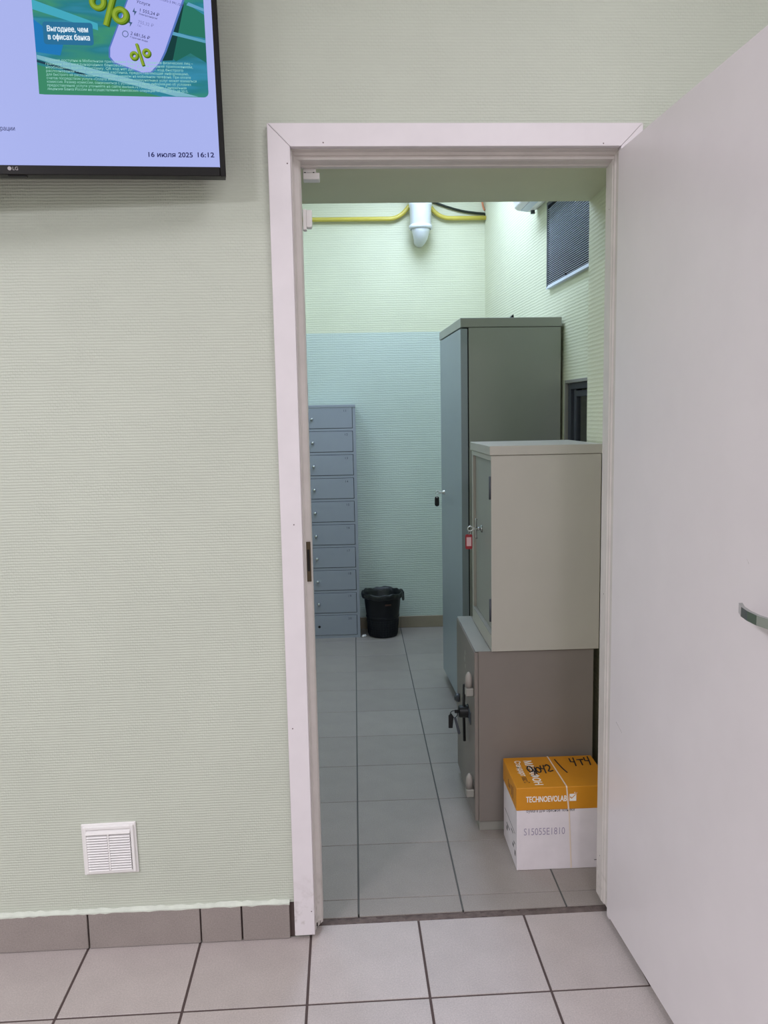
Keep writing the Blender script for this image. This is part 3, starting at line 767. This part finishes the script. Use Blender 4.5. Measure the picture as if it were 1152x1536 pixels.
kh = MB(); kh.lathe([(0, 0.0006), (0.0075, 0.0006), (0.0085, 0.0)], 20, Matrix.Rotation(math.pi / 2, 4, 'X')); khme = kh.mesh('lock_hole', m_dark)
kxs = (-0.1110, -0.1085, -0.1060, -0.1055, -0.1050, -0.1040, -0.1025, -0.1010, -0.0995, -0.1000)
for i in range(10):
    row = 9 - i                                                 # i = 0 at the bottom
    d = put('door', dme, lk, (0, 0, zs[i])); put('gap_shade', gap_me, d)
    if i == 0: put('lock_hole', khme, d, (-0.100, LY0 - 0.0015, DH * 0.44)); d['label'] = 'bottom locker door with an empty lock hole'
    else: put('lock', kme, d, (kxs[row], LY0 - 0.0015, DH * 0.45))
    o = put('number', text_mesh('number', str(11 + row), 0.0190, m_numbers, 0.0001, 'RIGHT', 1.25), d, (LX1 - 0.054 + 0.002 * (i % 3), LY0 - 0.0018, DH - 0.0260)); o.rotation_euler = (math.pi / 2, 0, 0)

# ------------------------------------------------------------------ waste bin
bn = thing('waste_bin', 'black plastic waste bin with a black bag, beside the locker', 'bin', (0.308, 2.990, 0))
NS = 48
bodyp = MB()
bodyp.lathe([(0, 0.002), (0.088, 0.002), (0.093, 0.006), (0.0935, 0.012), (0.1030, 0.115), (0.1045, 0.128), (0.1180, 0.250), (0.121, 0.262)], NS)
bodyp.lathe([(0.117, 0.262), (0.100, 0.115), (0.088, 0.008), (0, 0.008)], NS)
bodyp.build('body', m_bin, bn)
# lattice of ribs on the lower half
lat = MB()
for i in range(36):
    a = 2 * math.pi * i / 36
    lat.tube([(0.0945 * math.cos(a), 0.0945 * math.sin(a), 0.014), (0.1035 * math.cos(a), 0.1035 * math.sin(a), 0.112)], 0.0016, 5)
for k in range(7):
    z = 0.018 + k * 0.0155; R = 0.0942 + (z - 0.014) * 0.092
    lat.ring(R, 0.0015, Matrix.Translation((0, 0, z)), 40, 5)
lat.build('lattice', m_bin, bn)
MB().lathe([(0.1045, 0.124), (0.1075, 0.127), (0.1085, 0.133), (0.1065, 0.137)], NS).build('band', m_bin, bn)
a = -math.pi / 2 + 0.28
lb = MB(); lb.box(-0.020, 0.020, -0.003, 0.003, -0.0055, 0.0055, 0.001)
o = lb.build('handle_slot', m_brown, bn); o.location = (0.1155 * math.cos(a), 0.1155 * math.sin(a), 0.222); o.rotation_euler = (0, 0, 0.28); o['label'] = 'brown patch for the handle slot'  # brown plate in place of the handle hole
def wob(r, z, a):
    k = 0.0022 * math.sin(5 * a + 1.1) + 0.0012 * math.sin(11 * a) + 0.0012 * math.sin(17 * a + 2)
    return (r + k * 0.7, z + k * (1.6 if z > 0.25 else 0.8))
bg = MB()
bg.lathe([(0.060, 0.150), (0.098, 0.200), (0.114, 0.262), (0.124, 0.286), (0.130, 0.290), (0.1345, 0.284), (0.1365, 0.270), (0.134, 0.259), (0.129, 0.254)], 64, None, wob)
bg.build('bag', m_bag, bn)
fl = MB(); fl.raw([(0.120, -0.040, 0.285), (0.140, -0.012, 0.287), (0.142, -0.010, 0.232), (0.132, -0.030, 0.228), (0.124, -0.046, 0.240)], [(0, 1, 2, 3, 4)])
fl.build('bag_flap', m_bag, bn)
# white crumb by the locker's corner
sc = MB(); sc.lathe([(0, 0), (0.012, 0.001), (0.015, 0.005), (0.011, 0.011), (0.004, 0.013), (0, 0.0125)], 9, None, lambda r, z, a: (r * (1 + 0.35 * math.sin(2 * a + 0.5)), z * (1 + 0.3 * math.sin(3 * a))))
o = sc.build('paper_scrap', m_white); o.location = (0.185, 2.955, 0.0); tag(o, 'tiny white crumpled scrap on the floor at the locker corner', 'scrap')

# ------------------------------------------------------------------ tall cabinet
TC_ROT = math.radians(2.5)
tc = thing('tall_cabinet', 'tall grey steel cabinet behind the smaller cabinet, against the right wall', 'cabinet', (0.6285, 1.515, 0.0), TC_ROT)
W_, D_, HH = 0.452, 0.615, 1.832
b = MB()
b.box(0.036, W_, 0.0, 0.004, 0.045, HH - 0.042, 0.001)           # near side panel
b.box(0.036, W_, D_ - 0.004, D_, 0.045, HH - 0.042)
b.box(W_ - 0.004, W_, 0.004, D_ - 0.004, 0.045, HH - 0.042)
b.box(0.036, W_ - 0.004, 0.004, D_ - 0.004, 0.045, 0.060)
b.build('body', m_tallside, tc)
MB().box(0.0, W_ + 0.002, -0.002, D_ + 0.002, HH - 0.040, HH, 0.0015).build('lid', m_tallside, tc)
MB().box(0.030, W_ - 0.01, 0.008, D_ - 0.008, 0.0, 0.045).build('plinth', m_frame, tc)
MB().box(0.0, 0.031, 0.001, D_ - 0.026, 0.052, HH - 0.046, 0.0015).build('door', m_talldoor, tc)
MB().box(0.003, 0.034, D_ - 0.022, D_, 0.046, HH - 0.043, 0.001).build('hinge_stile', m_talldoor, tc)
MB().box(0.032, 0.0355, 0.006, D_ - 0.006, 0.048, HH - 0.044).build('door_gap_shade', m_dark, tc)  # dark strip painted in for the shade in the gap behind the door
lk_ = MB(); lk_.lathe([(0, 0.012), (0.008, 0.012), (0.010, 0.009), (0.011, 0.0)], 20, Matrix.Translation((0.0, 0.500, 1.016)) @ Matrix.Rotation(-math.pi / 2, 4, 'Y')); lk_.build('lock', m_steel, tc)
LK = tc.matrix_basis @ Vector((-0.012, 0.500, 1.016))
sc = MB(); sc.prism([(0.0, 0.0), (0.034, 0.0), (0.030, 0.030)], 'y', 0.0, 0.05)
o = sc.build('folded_card', m_black); o.location = (0.862, 1.66, HH + 0.0005); tag(o, 'small dark pointed scrap lying on top of the tall cabinet', 'scrap')

def key_with_tag(name, label, loc, style):
    k = thing(name, label, 'key', loc)
    mb = MB(); mb.box(-0.016, 0.010, -0.0012, 0.0012, -0.004, 0.004, 0.0004)
    mb.ring(0.0085, 0.0022, Matrix.Translation((-0.024, 0, 0)) @ Matrix.Rotation(math.pi / 2, 4, 'X'), 20, 6)
    mb.build('key_blade', m_steel, k)
    mb = MB(); mb.ring(0.0085, 0.0009, Matrix.Translation((-0.027, 0, -0.0135)) @ Matrix.Rotation(math.pi / 2, 4, 'Y') @ Matrix.Rotation(0.5, 4, 'X'), 20, 6); mb.build('key_ring', m_steel, k)
    return k
k = key_with_tag('key', 'key in the tall cabinet lock with a black oval tag', LK, 0)
mb = MB(); mb.prism([(-0.027 + dx, -0.046 + dz) for dx, dz in rrect(-0.0115, 0.0115, -0.026, 0.026, 0.011)], 'y', -0.003, 0.003, 0.0008)
tg = mb.build('key_tag', m_black, k); tg['label'] = 'black oval key tag'
mb = MB(); mb.ring(0.0028, 0.0011, Matrix.Translation((-0.027, -0.0032, -0.0245)) @ Matrix.Rotation(math.pi / 2, 4, 'X'), 14, 6); mb.build('eyelet', m_steel, tg)

# ------------------------------------------------------------------ safe on the floor
sf = thing('safe', 'squat taupe steel safe on the floor under the beige cabinet', 'safe', (0.535, 0.510, 0.0))
SW_, SD_, SH_ = 0.397, 0.465, 0.632
MB().box(0.010, SW_, 0.0, SD_, 0.034, SH_ - 0.001, 0.002).build('body', m_safe, sf)
MB().box(0.012, SW_ - 0.01, 0.006, SD_ - 0.008, 0.0, 0.0335, 0.001).build('plinth', m_safelight, sf)
MB().box(0.0, 0.052, -0.001, SD_ + 0.001, SH_ - 0.0010, SH_ , 0.0002).build('top_plate', m_safelight, sf)
MB().box(-0.003, 0.010, 0.004, SD_ - 0.004, 0.036, SH_ - 0.004, 0.0015).build('door', m_safe, sf)
for z in (0.500, 0.142):
    hg = put('hinge', None, sf, (-0.018, 0.034, z)); hg['label'] = 'pale domed hinge'
    mb = MB(); mb.lathe([(0, 0.052), (0.004, 0.050), (0.0095, 0.041), (0.0122, 0.030), (0.0130, 0.0), (0, 0.0)], 20); mb.build('hinge_cap', m_hinge, hg)
    mb = MB(); mb.box(-0.012, 0.016, -0.0145, 0.0145, -0.030, -0.002, 0.003); mb.build('hinge_base', m_safelight, hg)
hl = put('handle', None, sf, (-0.003, 0.160, 0.366)); hl['label'] = 'black handle boss with vertical bar'
RX = Matrix.Rotation(-math.pi / 2, 4, 'Y')
mb = MB(); mb.lathe([(0, 0.034), (0.019, 0.034), (0.022, 0.030), (0.023, 0.004), (0.026, 0.0), (0, 0)], 24, RX); mb.build('boss', m_black, hl)
mb = MB(); mb.tube([(-0.014, -0.004, -0.108), (-0.016, -0.004, 0.0), (-0.014, -0.004, 0.100)], 0.0052, 10); mb.build('bar', m_black, hl)
mb = MB(); mb.box(-0.003, 0.0, -0.075, -0.028, -0.022, 0.022, 0.001); mb.build('mounting_plate', m_frame, hl)
mb = MB(); mb.lathe([(0, 0.020), (0.008, 0.019), (0.015, 0.012), (0.0165, 0.004), (0.015, 0.0), (0, 0)], 20, Matrix.Translation((-0.003, 0.395, 0.330)) @ RX); mb.build('keyhole_cover', m_frame, sf)
mb = MB()
for (y, z, r) in ((0.225, 0.560, 0.010), (0.235, 0.535, 0.012), (0.22, 0.512, 0.009)):
    mb.raw(*[[(-0.0034, y + r * math.cos(i * math.pi / 6), z + r * math.sin(i * math.pi / 6)) for i in range(12)], [tuple(range(12))]])
mb.build('emblem', m_hinge, sf)
kk = thing('key_bunch', 'dark key bunch hanging from the handle of the safe', 'keys', (0.535 - 0.037, 0.670, 0.366))
mb = MB(); mb.box(-0.014, 0.004, -0.002, 0.002, -0.006, 0.006, 0.0008); mb.ring(0.013, 0.0014, Matrix.Translation((-0.017, 0, -0.010)) @ Matrix.Rotation(math.pi / 2, 4, 'X'), 20, 6); mb.build('key_ring', m_black, kk)
mb = MB(); mb.prism([(-0.036, -0.060), (-0.022, -0.060), (-0.018, -0.018), (-0.026, -0.006), (-0.036, -0.014)], 'y', -0.004, 0.002, 0.0008); mb.build('key_blade', m_black, kk)
mb = MB(); mb.prism([(-0.018, -0.020), (-0.010, -0.018), (0.006, -0.078), (0.001, -0.084), (-0.004, -0.080)], 'y', -0.007, -0.0045, 0.0006); mb.build('key_blade', m_frame, kk)

# ------------------------------------------------------------------ small cabinet standing on the safe
cb = thing('small_cabinet', 'beige steel cabinet with a red-tagged key, standing on the safe', 'cabinet', (0.5875, 0.500, SH_ + 0.0005))
CW, CD, CH = 0.358, 0.420, 0.678
b = MB()
b.box(0.0, CW, 0.0, 0.003, 0.0, CH - 0.031, 0.0008); b.box(0.0, CW, CD - 0.003, CD, 0.0, CH - 0.031)
b.box(CW - 0.003, CW, 0.003, CD - 0.003, 0.0, CH - 0.031); b.box(0.003, CW - 0.003, 0.003, CD - 0.003, 0.0, 0.003)
b.box(0.0, 0.022, 0.003, CD - 0.003, 0.0, 0.058, 0.001); b.box(0.0, 0.022, 0.003, CD - 0.003, CH - 0.048, CH - 0.031, 0.001)
b.box(0.0, 0.022, CD - 0.028, CD - 0.003, 0.058, CH - 0.048, 0.001)
b.build('body', m_cab, cb)
MB().box(-0.005, CW + 0.007, -0.005, CD + 0.004, CH - 0.030, CH, 0.0015).build('lid', m_cab, cb)
MB().box(0.010, 0.020, 0.004, CD - 0.030, 0.060, CH - 0.050, 0.001).build('door', m_cabdoor, cb)
MB().box(-0.003, 0.012, 0.004, CD - 0.020, 0.056, 0.0595, 0.0008).build('lower_lip', m_safelight, cb)
for z in (0.10, 0.505):
    mb = MB(); mb.tube([(-0.001, 0.010, z), (-0.001, 0.010, z + 0.075)], 0.005, 10); mb.build('hinge', m_frame, cb)
hp = put('handle', None, cb, (0.010, 0.250, 0.375)); hp['label'] = 'small chrome bar handle'
mb = MB(); mb.tube([(-0.020, 0, -0.036), (-0.022, 0, -0.030), (-0.022, 0, 0.030), (-0.020, 0, 0.036)], 0.0042, 10); mb.build('bar', m_chrome, hp)
mb = MB(); mb.tube([(0, 0, 0), (-0.022, 0, 0)], 0.0055, 12); mb.lathe([(0, 0.004), (0.013, 0.004), (0.014, 0.0), (0, 0)], 20, RX); mb.build('post', m_chrome, hp)
k = key_with_tag('key', 'key in the beige cabinet door with a red framed paper tag', (0.5875 - 0.008, 0.752, SH_ + 0.376), 1)
mb = MB(); mb.prism([(-0.029 + dx, -0.046 + dz) for dx, dz in rrect(-0.0125, 0.0125, -0.027, 0.026, 0.005)], 'y', -0.0015, 0.002, 0.0006)
tg = mb.build('key_tag', m_red, k); tg['label'] = 'red plastic key tag'
mb = MB(); mb.box(-0.0375, -0.0205, -0.0024, -0.0014, -0.062, -0.030); mb.build('paper_insert', m_tagpaper, tg)

# ------------------------------------------------------------------ paper carton
BX0, BX1, BY0, BY1, BH = 0.6225, 0.9190, 0.2665, 0.4860, 0.270
bx = thing('paper_carton', 'white paper carton with orange lid and handwriting, in front of the safe', 'box', (BX0, BY0, 0.0))
bw, bd = BX1 - BX0, BY1 - BY0
MB().box(0.002, bw - 0.002, 0.002, bd - 0.002, 0.0, BH - 0.004, 0.0015).build('carton_body', m_carton, bx)
MB().box(0.0, bw, 0.0, bd, 0.1965, BH, 0.0020).build('lid', m_orange, bx)
sp = MB(); e = 0.0008
xa, xb, xc = 0.149, 0.156, 0.1725
def strip(pts, hw):
    vs = []; fs = []
    for (x, y, z) in pts: vs += [(x - hw, y, z), (x + hw, y, z)]
    for i in range(len(pts) - 1): fs.append((2 * i, 2 * i + 1, 2 * i + 3, 2 * i + 2))
    return vs, fs
sp.raw(*strip([(xa, bd + 0.001, 0.01), (xa, bd + 0.001, BH), (xa, bd - 0.002, BH + e), (xb, 0.003, BH + e), (xb, -e, BH - 0.002), (0.1625, -e, 0.197), (0.1645, -0.0002 + 0.001, 0.19), (xc, 0.0011, 0.008), (xc, 0.002, 0.002)], 0.0021))
sp.build('strap', m_band, bx)
def btext(s, mat, size, width, mtx, off=0.0, sp_=1.0):
    me = text_mesh('print', s, size, mat, 0.0001, width=width, offset=off, space=sp_)
    o = put('print', me, bx); o.matrix_local = mtx; return o
FR = Matrix.Rotation(math.pi / 2, 4, 'X')
btext('TECHNOEVOLAB', m_textwhite, 0.0265, 0.126, Matrix.Translation((0.0295, -0.0004, 0.2235)) @ FR, 0.0004)
lg = MB(); lg.box(0.1650, 0.1860, -0.0006, -0.0002, 0.2235, 0.2465); lg.box(0.1865, 0.1885, -0.0006, -0.0002, 0.2480, 0.2500); lg.box(0.1800, 0.1830, -0.0006, -0.0002, 0.2490, 0.2520); lg.build('logo', m_textwhite, bx)
lg = MB(); lg.raw([(0.1660, -0.0008, 0.2350), (0.1720, -0.0008, 0.2310), (0.1850, -0.0008, 0.2440), (0.1830, -0.0008, 0.2455), (0.1720, -0.0008, 0.2345), (0.1675, -0.0008, 0.2390)], [(0, 1, 2, 3, 4, 5)]); lg.build('logo', m_orange, bx)
btext('бумага для офисной техники', m_print, 0.0150, 0.150, Matrix.Translation((0.031, 0.0017, 0.1895)) @ FR)
btext('S15055E1810', m_violet, 0.0330, 0.128, Matrix.Translation((0.0225, 0.0016, 0.1150)) @ FR, -0.0003)
MB().box(0.245, 0.283, 0.0012, 0.0019, 0.0255, 0.0275).build('print', m_print, bx)
TP = Matrix.Rotation(-math.pi / 2, 4, 'Z')
btext('МАРАФОН', m_textwhite, 0.0350, 0.172, Matrix.Translation((0.0620, 0.1940, BH + 0.0003)) @ TP, 0.0006)
btext('Стандарт', m_textwhite, 0.0270, 0.110, Matrix.Translation((0.0310, 0.1930, BH + 0.0003)) @ TP, 0.0003)
btext('класс С', m_brown, 0.0270, 0.040, Matrix.Translation((0.0310, 0.0760, BH + 0.0003)) @ TP)
def scribble(strokes, name='handwriting', r=0.0024):
    mb = MB()
    for st_ in strokes: mb.tube([(x, y, BH + 0.0006) for x, y in st_], r, 5)
    o = mb.build(name, m_ink, bx); o.scale = (1, 1, 1); return o
def arc(cx, cy, rx, ry, a0, a1, n=12): return [(cx + rx * math.cos(math.radians(a0 + (a1 - a0) * i / n)), cy + ry * math.sin(math.radians(a0 + (a1 - a0) * i / n))) for i in range(n + 1)]
scribble([arc(0.0700, 0.128, 0.0080, 0.020, 0, 360) + [(0.078, 0.128), (0.0805, 0.105), (0.0770, 0.086)],
          [(0.0870, 0.140), (0.0850, 0.115), (0.0855, 0.092)], arc(0.0960, 0.120, 0.0075, 0.018, 0, 360),
          [(0.1080, 0.150), (0.1065, 0.128), (0.1180, 0.126)], [(0.1190, 0.152), (0.1165, 0.128), (0.1150, 0.096)],
          arc(0.1300, 0.140, 0.0070, 0.014, 160, -30) + [(0.1260, 0.110), (0.1300, 0.106), (0.1420, 0.112)]])
scribble([[(0.167, 0.192), (0.170, 0.165), (0.176, 0.125), (0.183, 0.095)]])
scribble([[(0.2160, 0.196), (0.2150, 0.170), (0.2280, 0.168)], [(0.2300, 0.200), (0.2270, 0.168), (0.2240, 0.140)],
          [(0.2380, 0.185), (0.2600, 0.186)], [(0.2500, 0.187), (0.2470, 0.145)],
          [(0.2660, 0.200), (0.2640, 0.175), (0.2770, 0.174)], [(0.2800, 0.206), (0.2770, 0.174), (0.2730, 0.144)]])
sd = MB()
for (y0_, y1_, z0_, z1_) in ((0.115, 0.165, 0.070, 0.074), (0.150, 0.165, 0.050, 0.064), (0.060, 0.090, 0.090, 0.094), (0.050, 0.066, 0.050, 0.060), (0.030, 0.048, 0.070, 0.074), (0.022, 0.034, 0.036, 0.052), (0.030, 0.195, 0.106, 0.1075)):
    sd.box(0.0016, 0.0021, y0_, y1_, z0_, z1_)
sd.build('side_print', m_print, bx)
sd = MB()
for (y0_, y1_, z0_, z1_) in ((0.050, 0.056, 0.212, 0.250), (0.070, 0.076, 0.214, 0.246), (0.095, 0.110, 0.222, 0.236), (0.125, 0.131, 0.214, 0.240)): sd.box(-0.0004, 0.0, y0_, y1_, z0_, z1_)
sd.build('side_print', m_brown, bx)

# ------------------------------------------------------------------ pipes and cables on the back wall
gp = MB()
def bend(p0, p1, p2, n=8):
    return [tuple((1 - t) ** 2 * a + 2 * t * (1 - t) * b + t * t * c for a, b, c in zip(p0, p1, p2)) for t in [i / n for i in range(n + 1)]]
PY = YB - 0.030; ZP = 2.634; ZT = 2.735
path = [(XL + 0.001, PY, ZP), (0.40, PY, ZP)] + bend((0.40, PY, ZP), (0.47, PY, ZP), (0.520, PY, 2.700))[1:] + bend((0.520, PY, 2.700), (0.55, PY, ZT), (0.60, PY, ZT))[1:] + bend((0.60, PY, ZT), (0.64, PY, ZT), (0.665, PY, 2.700))[1:] + bend((0.665, PY, 2.700), (0.71, PY, 2.634), (0.79, PY, ZP))[1:] + [(1.012, PY, ZP)]
gp.tube(path, 0.0135, 14)
tag(gp.build('gas_pipe', m_yellow), 'yellow gas pipe running along the back wall, stepping up behind the drain', 'pipe')
cl = MB()
# white drain pipe: vertical run with socket, then a short spigot turning into the wall
dp = thing('drain_pipe', 'white plastic drain pipe ending in an elbow high on the back wall', 'pipe', (0.590, YB - 0.085 - 0.045, 0))
R_ = 0.066
mb = MB(); mb.lathe([(R_ + 0.005, 2.999), (R_ + 0.005, 2.690), (R_ + 0.004, 2.682), (R_, 2.676), (R_, 2.560), (R_ - 0.003, 2.556)], 32); mb.build('pipe_run', m_pvc, dp)
mb = MB(); mb.lathe([(R_, 2.570), (R_ + 0.006, 2.566), (R_ + 0.006, 2.550), (R_ - 0.004, 2.545)], 32); mb.build('collar', m_pvc, dp)
mb = MB(); mb.tube([(0, 0, 2.558), (0, 0.003, 2.540), (0, 0.012, 2.520), (0, 0.028, 2.505), (0, 0.055, 2.498), (0, 0.1298, 2.497)], 0.061, 24, 0.034); mb.build('elbow', m_pvc, dp)
cbm = MB(); cy = YB - 0.014
cbm.tube([(0.60, cy - 0.03, 2.80), (0.64, cy - 0.01, 2.768)] + bend((0.672, cy, 2.742), (0.80, cy, 2.690), (0.90, cy, 2.674), 8) + [(0.96, cy, 2.667), (1.003, cy, 2.664), (1.0095, cy + 0.002, 2.655)], 0.0075, 8)
tag(cbm.build('black_cable', m_cable), 'black cable sagging from the drain pipe to the corner', 'cable')
cbm = MB(); cbm.tube([(0.985, cy, 2.83), (0.988, cy, 2.77)] + bend((0.990, cy, 2.745), (0.994, cy, 2.70), (1.006, cy - 0.004, 2.682), 6), 0.006, 8)
tag(cbm.build('orange_cable', m_copper), 'thin orange cable curving down into the upper back corner', 'cable')

# ------------------------------------------------------------------ grey louvred grille on the slanted right wall
gr = thing('air_grille', 'tall grey louvred air grille high on the right wall', 'grille'); gr.matrix_world = RW
GA, GB, GZ0, GZ1 = 1.400, 2.02, 1.985, 2.375
f = MB()
f.box(-0.016, 0.0, -GA - 0.016, -GA, GZ0, GZ1, 0.001); f.box(-0.016, 0.0, -GB, -GB + 0.016, GZ0, GZ1, 0.001)
f.box(-0.016, 0.0, -GB + 0.016, -GA - 0.016, GZ1 - 0.016, GZ1, 0.001)
f.build('frame', m_frame, gr)
MB().prism([(-0.018, GZ0), (0.0, GZ0), (0.0, GZ0 + 0.016), (-0.014, GZ0 + 0.016)], 'y', -GB, -GA, 0.0008).build('bottom_rail', m_grille, gr)
MB().box(-0.0025, -0.0005, -GB + 0.016, -GA - 0.016, GZ0 + 0.016, GZ1 - 0.016).build('dark_backing', m_grille_d, gr)
sl = MB(); sl.prism([(-0.0035, 0.0025), (-0.0150, -0.0020), (-0.0150, -0.0036), (-0.0035, 0.0005)], 'y', -GB + 0.0165, -GA - 0.0165)
sme = sl.mesh('slat', m_grille)
nz = int((GZ1 - GZ0 - 0.04) / 0.0088)
for i in range(nz): put('slat', sme, gr, (0, 0, GZ0 + 0.023 + i * 0.0088))
mb = MB(); mb.tube([(-0.017, -1.70, GZ0 + 0.020), (-0.024, -1.70, GZ0 + 0.020)], 0.004, 8); mb.build('knob', m_dark, gr)

# air conditioner high on the right wall, only its lower near corner shows below the beam
ac = thing('air_conditioner', 'white air conditioner high on the right wall beside the grey grille', 'air conditioner'); ac.matrix_world = RW
prof = [(0.0, 2.400), (-0.030, 2.386), (-0.095, 2.394), (-0.112, 2.404), (-0.118, 2.440), (-0.150, 2.470), (-0.170, 2.500), (-0.175, 2.640), (-0.160, 2.665), (0.0, 2.668)]
mb = MB(); mb.prism(prof, 'y', -1.98, -1.178, 0.003); mb.build('casing', m_white, ac)
mb = MB(); mb.prism([(-0.052, 2.3845), (-0.085, 2.3885), (-0.085, 2.392), (-0.052, 2.389)], 'y', -1.94, -1.20); mb.build('flap', m_grille, ac)
mb = MB(); mb.lathe([(0, 0.016), (0.010, 0.016), (0.011, 0.0), (0, 0)], 18, Matrix.Translation((-0.030, -1.215, 2.372))); mb.build('drain_stub', m_frame, ac)
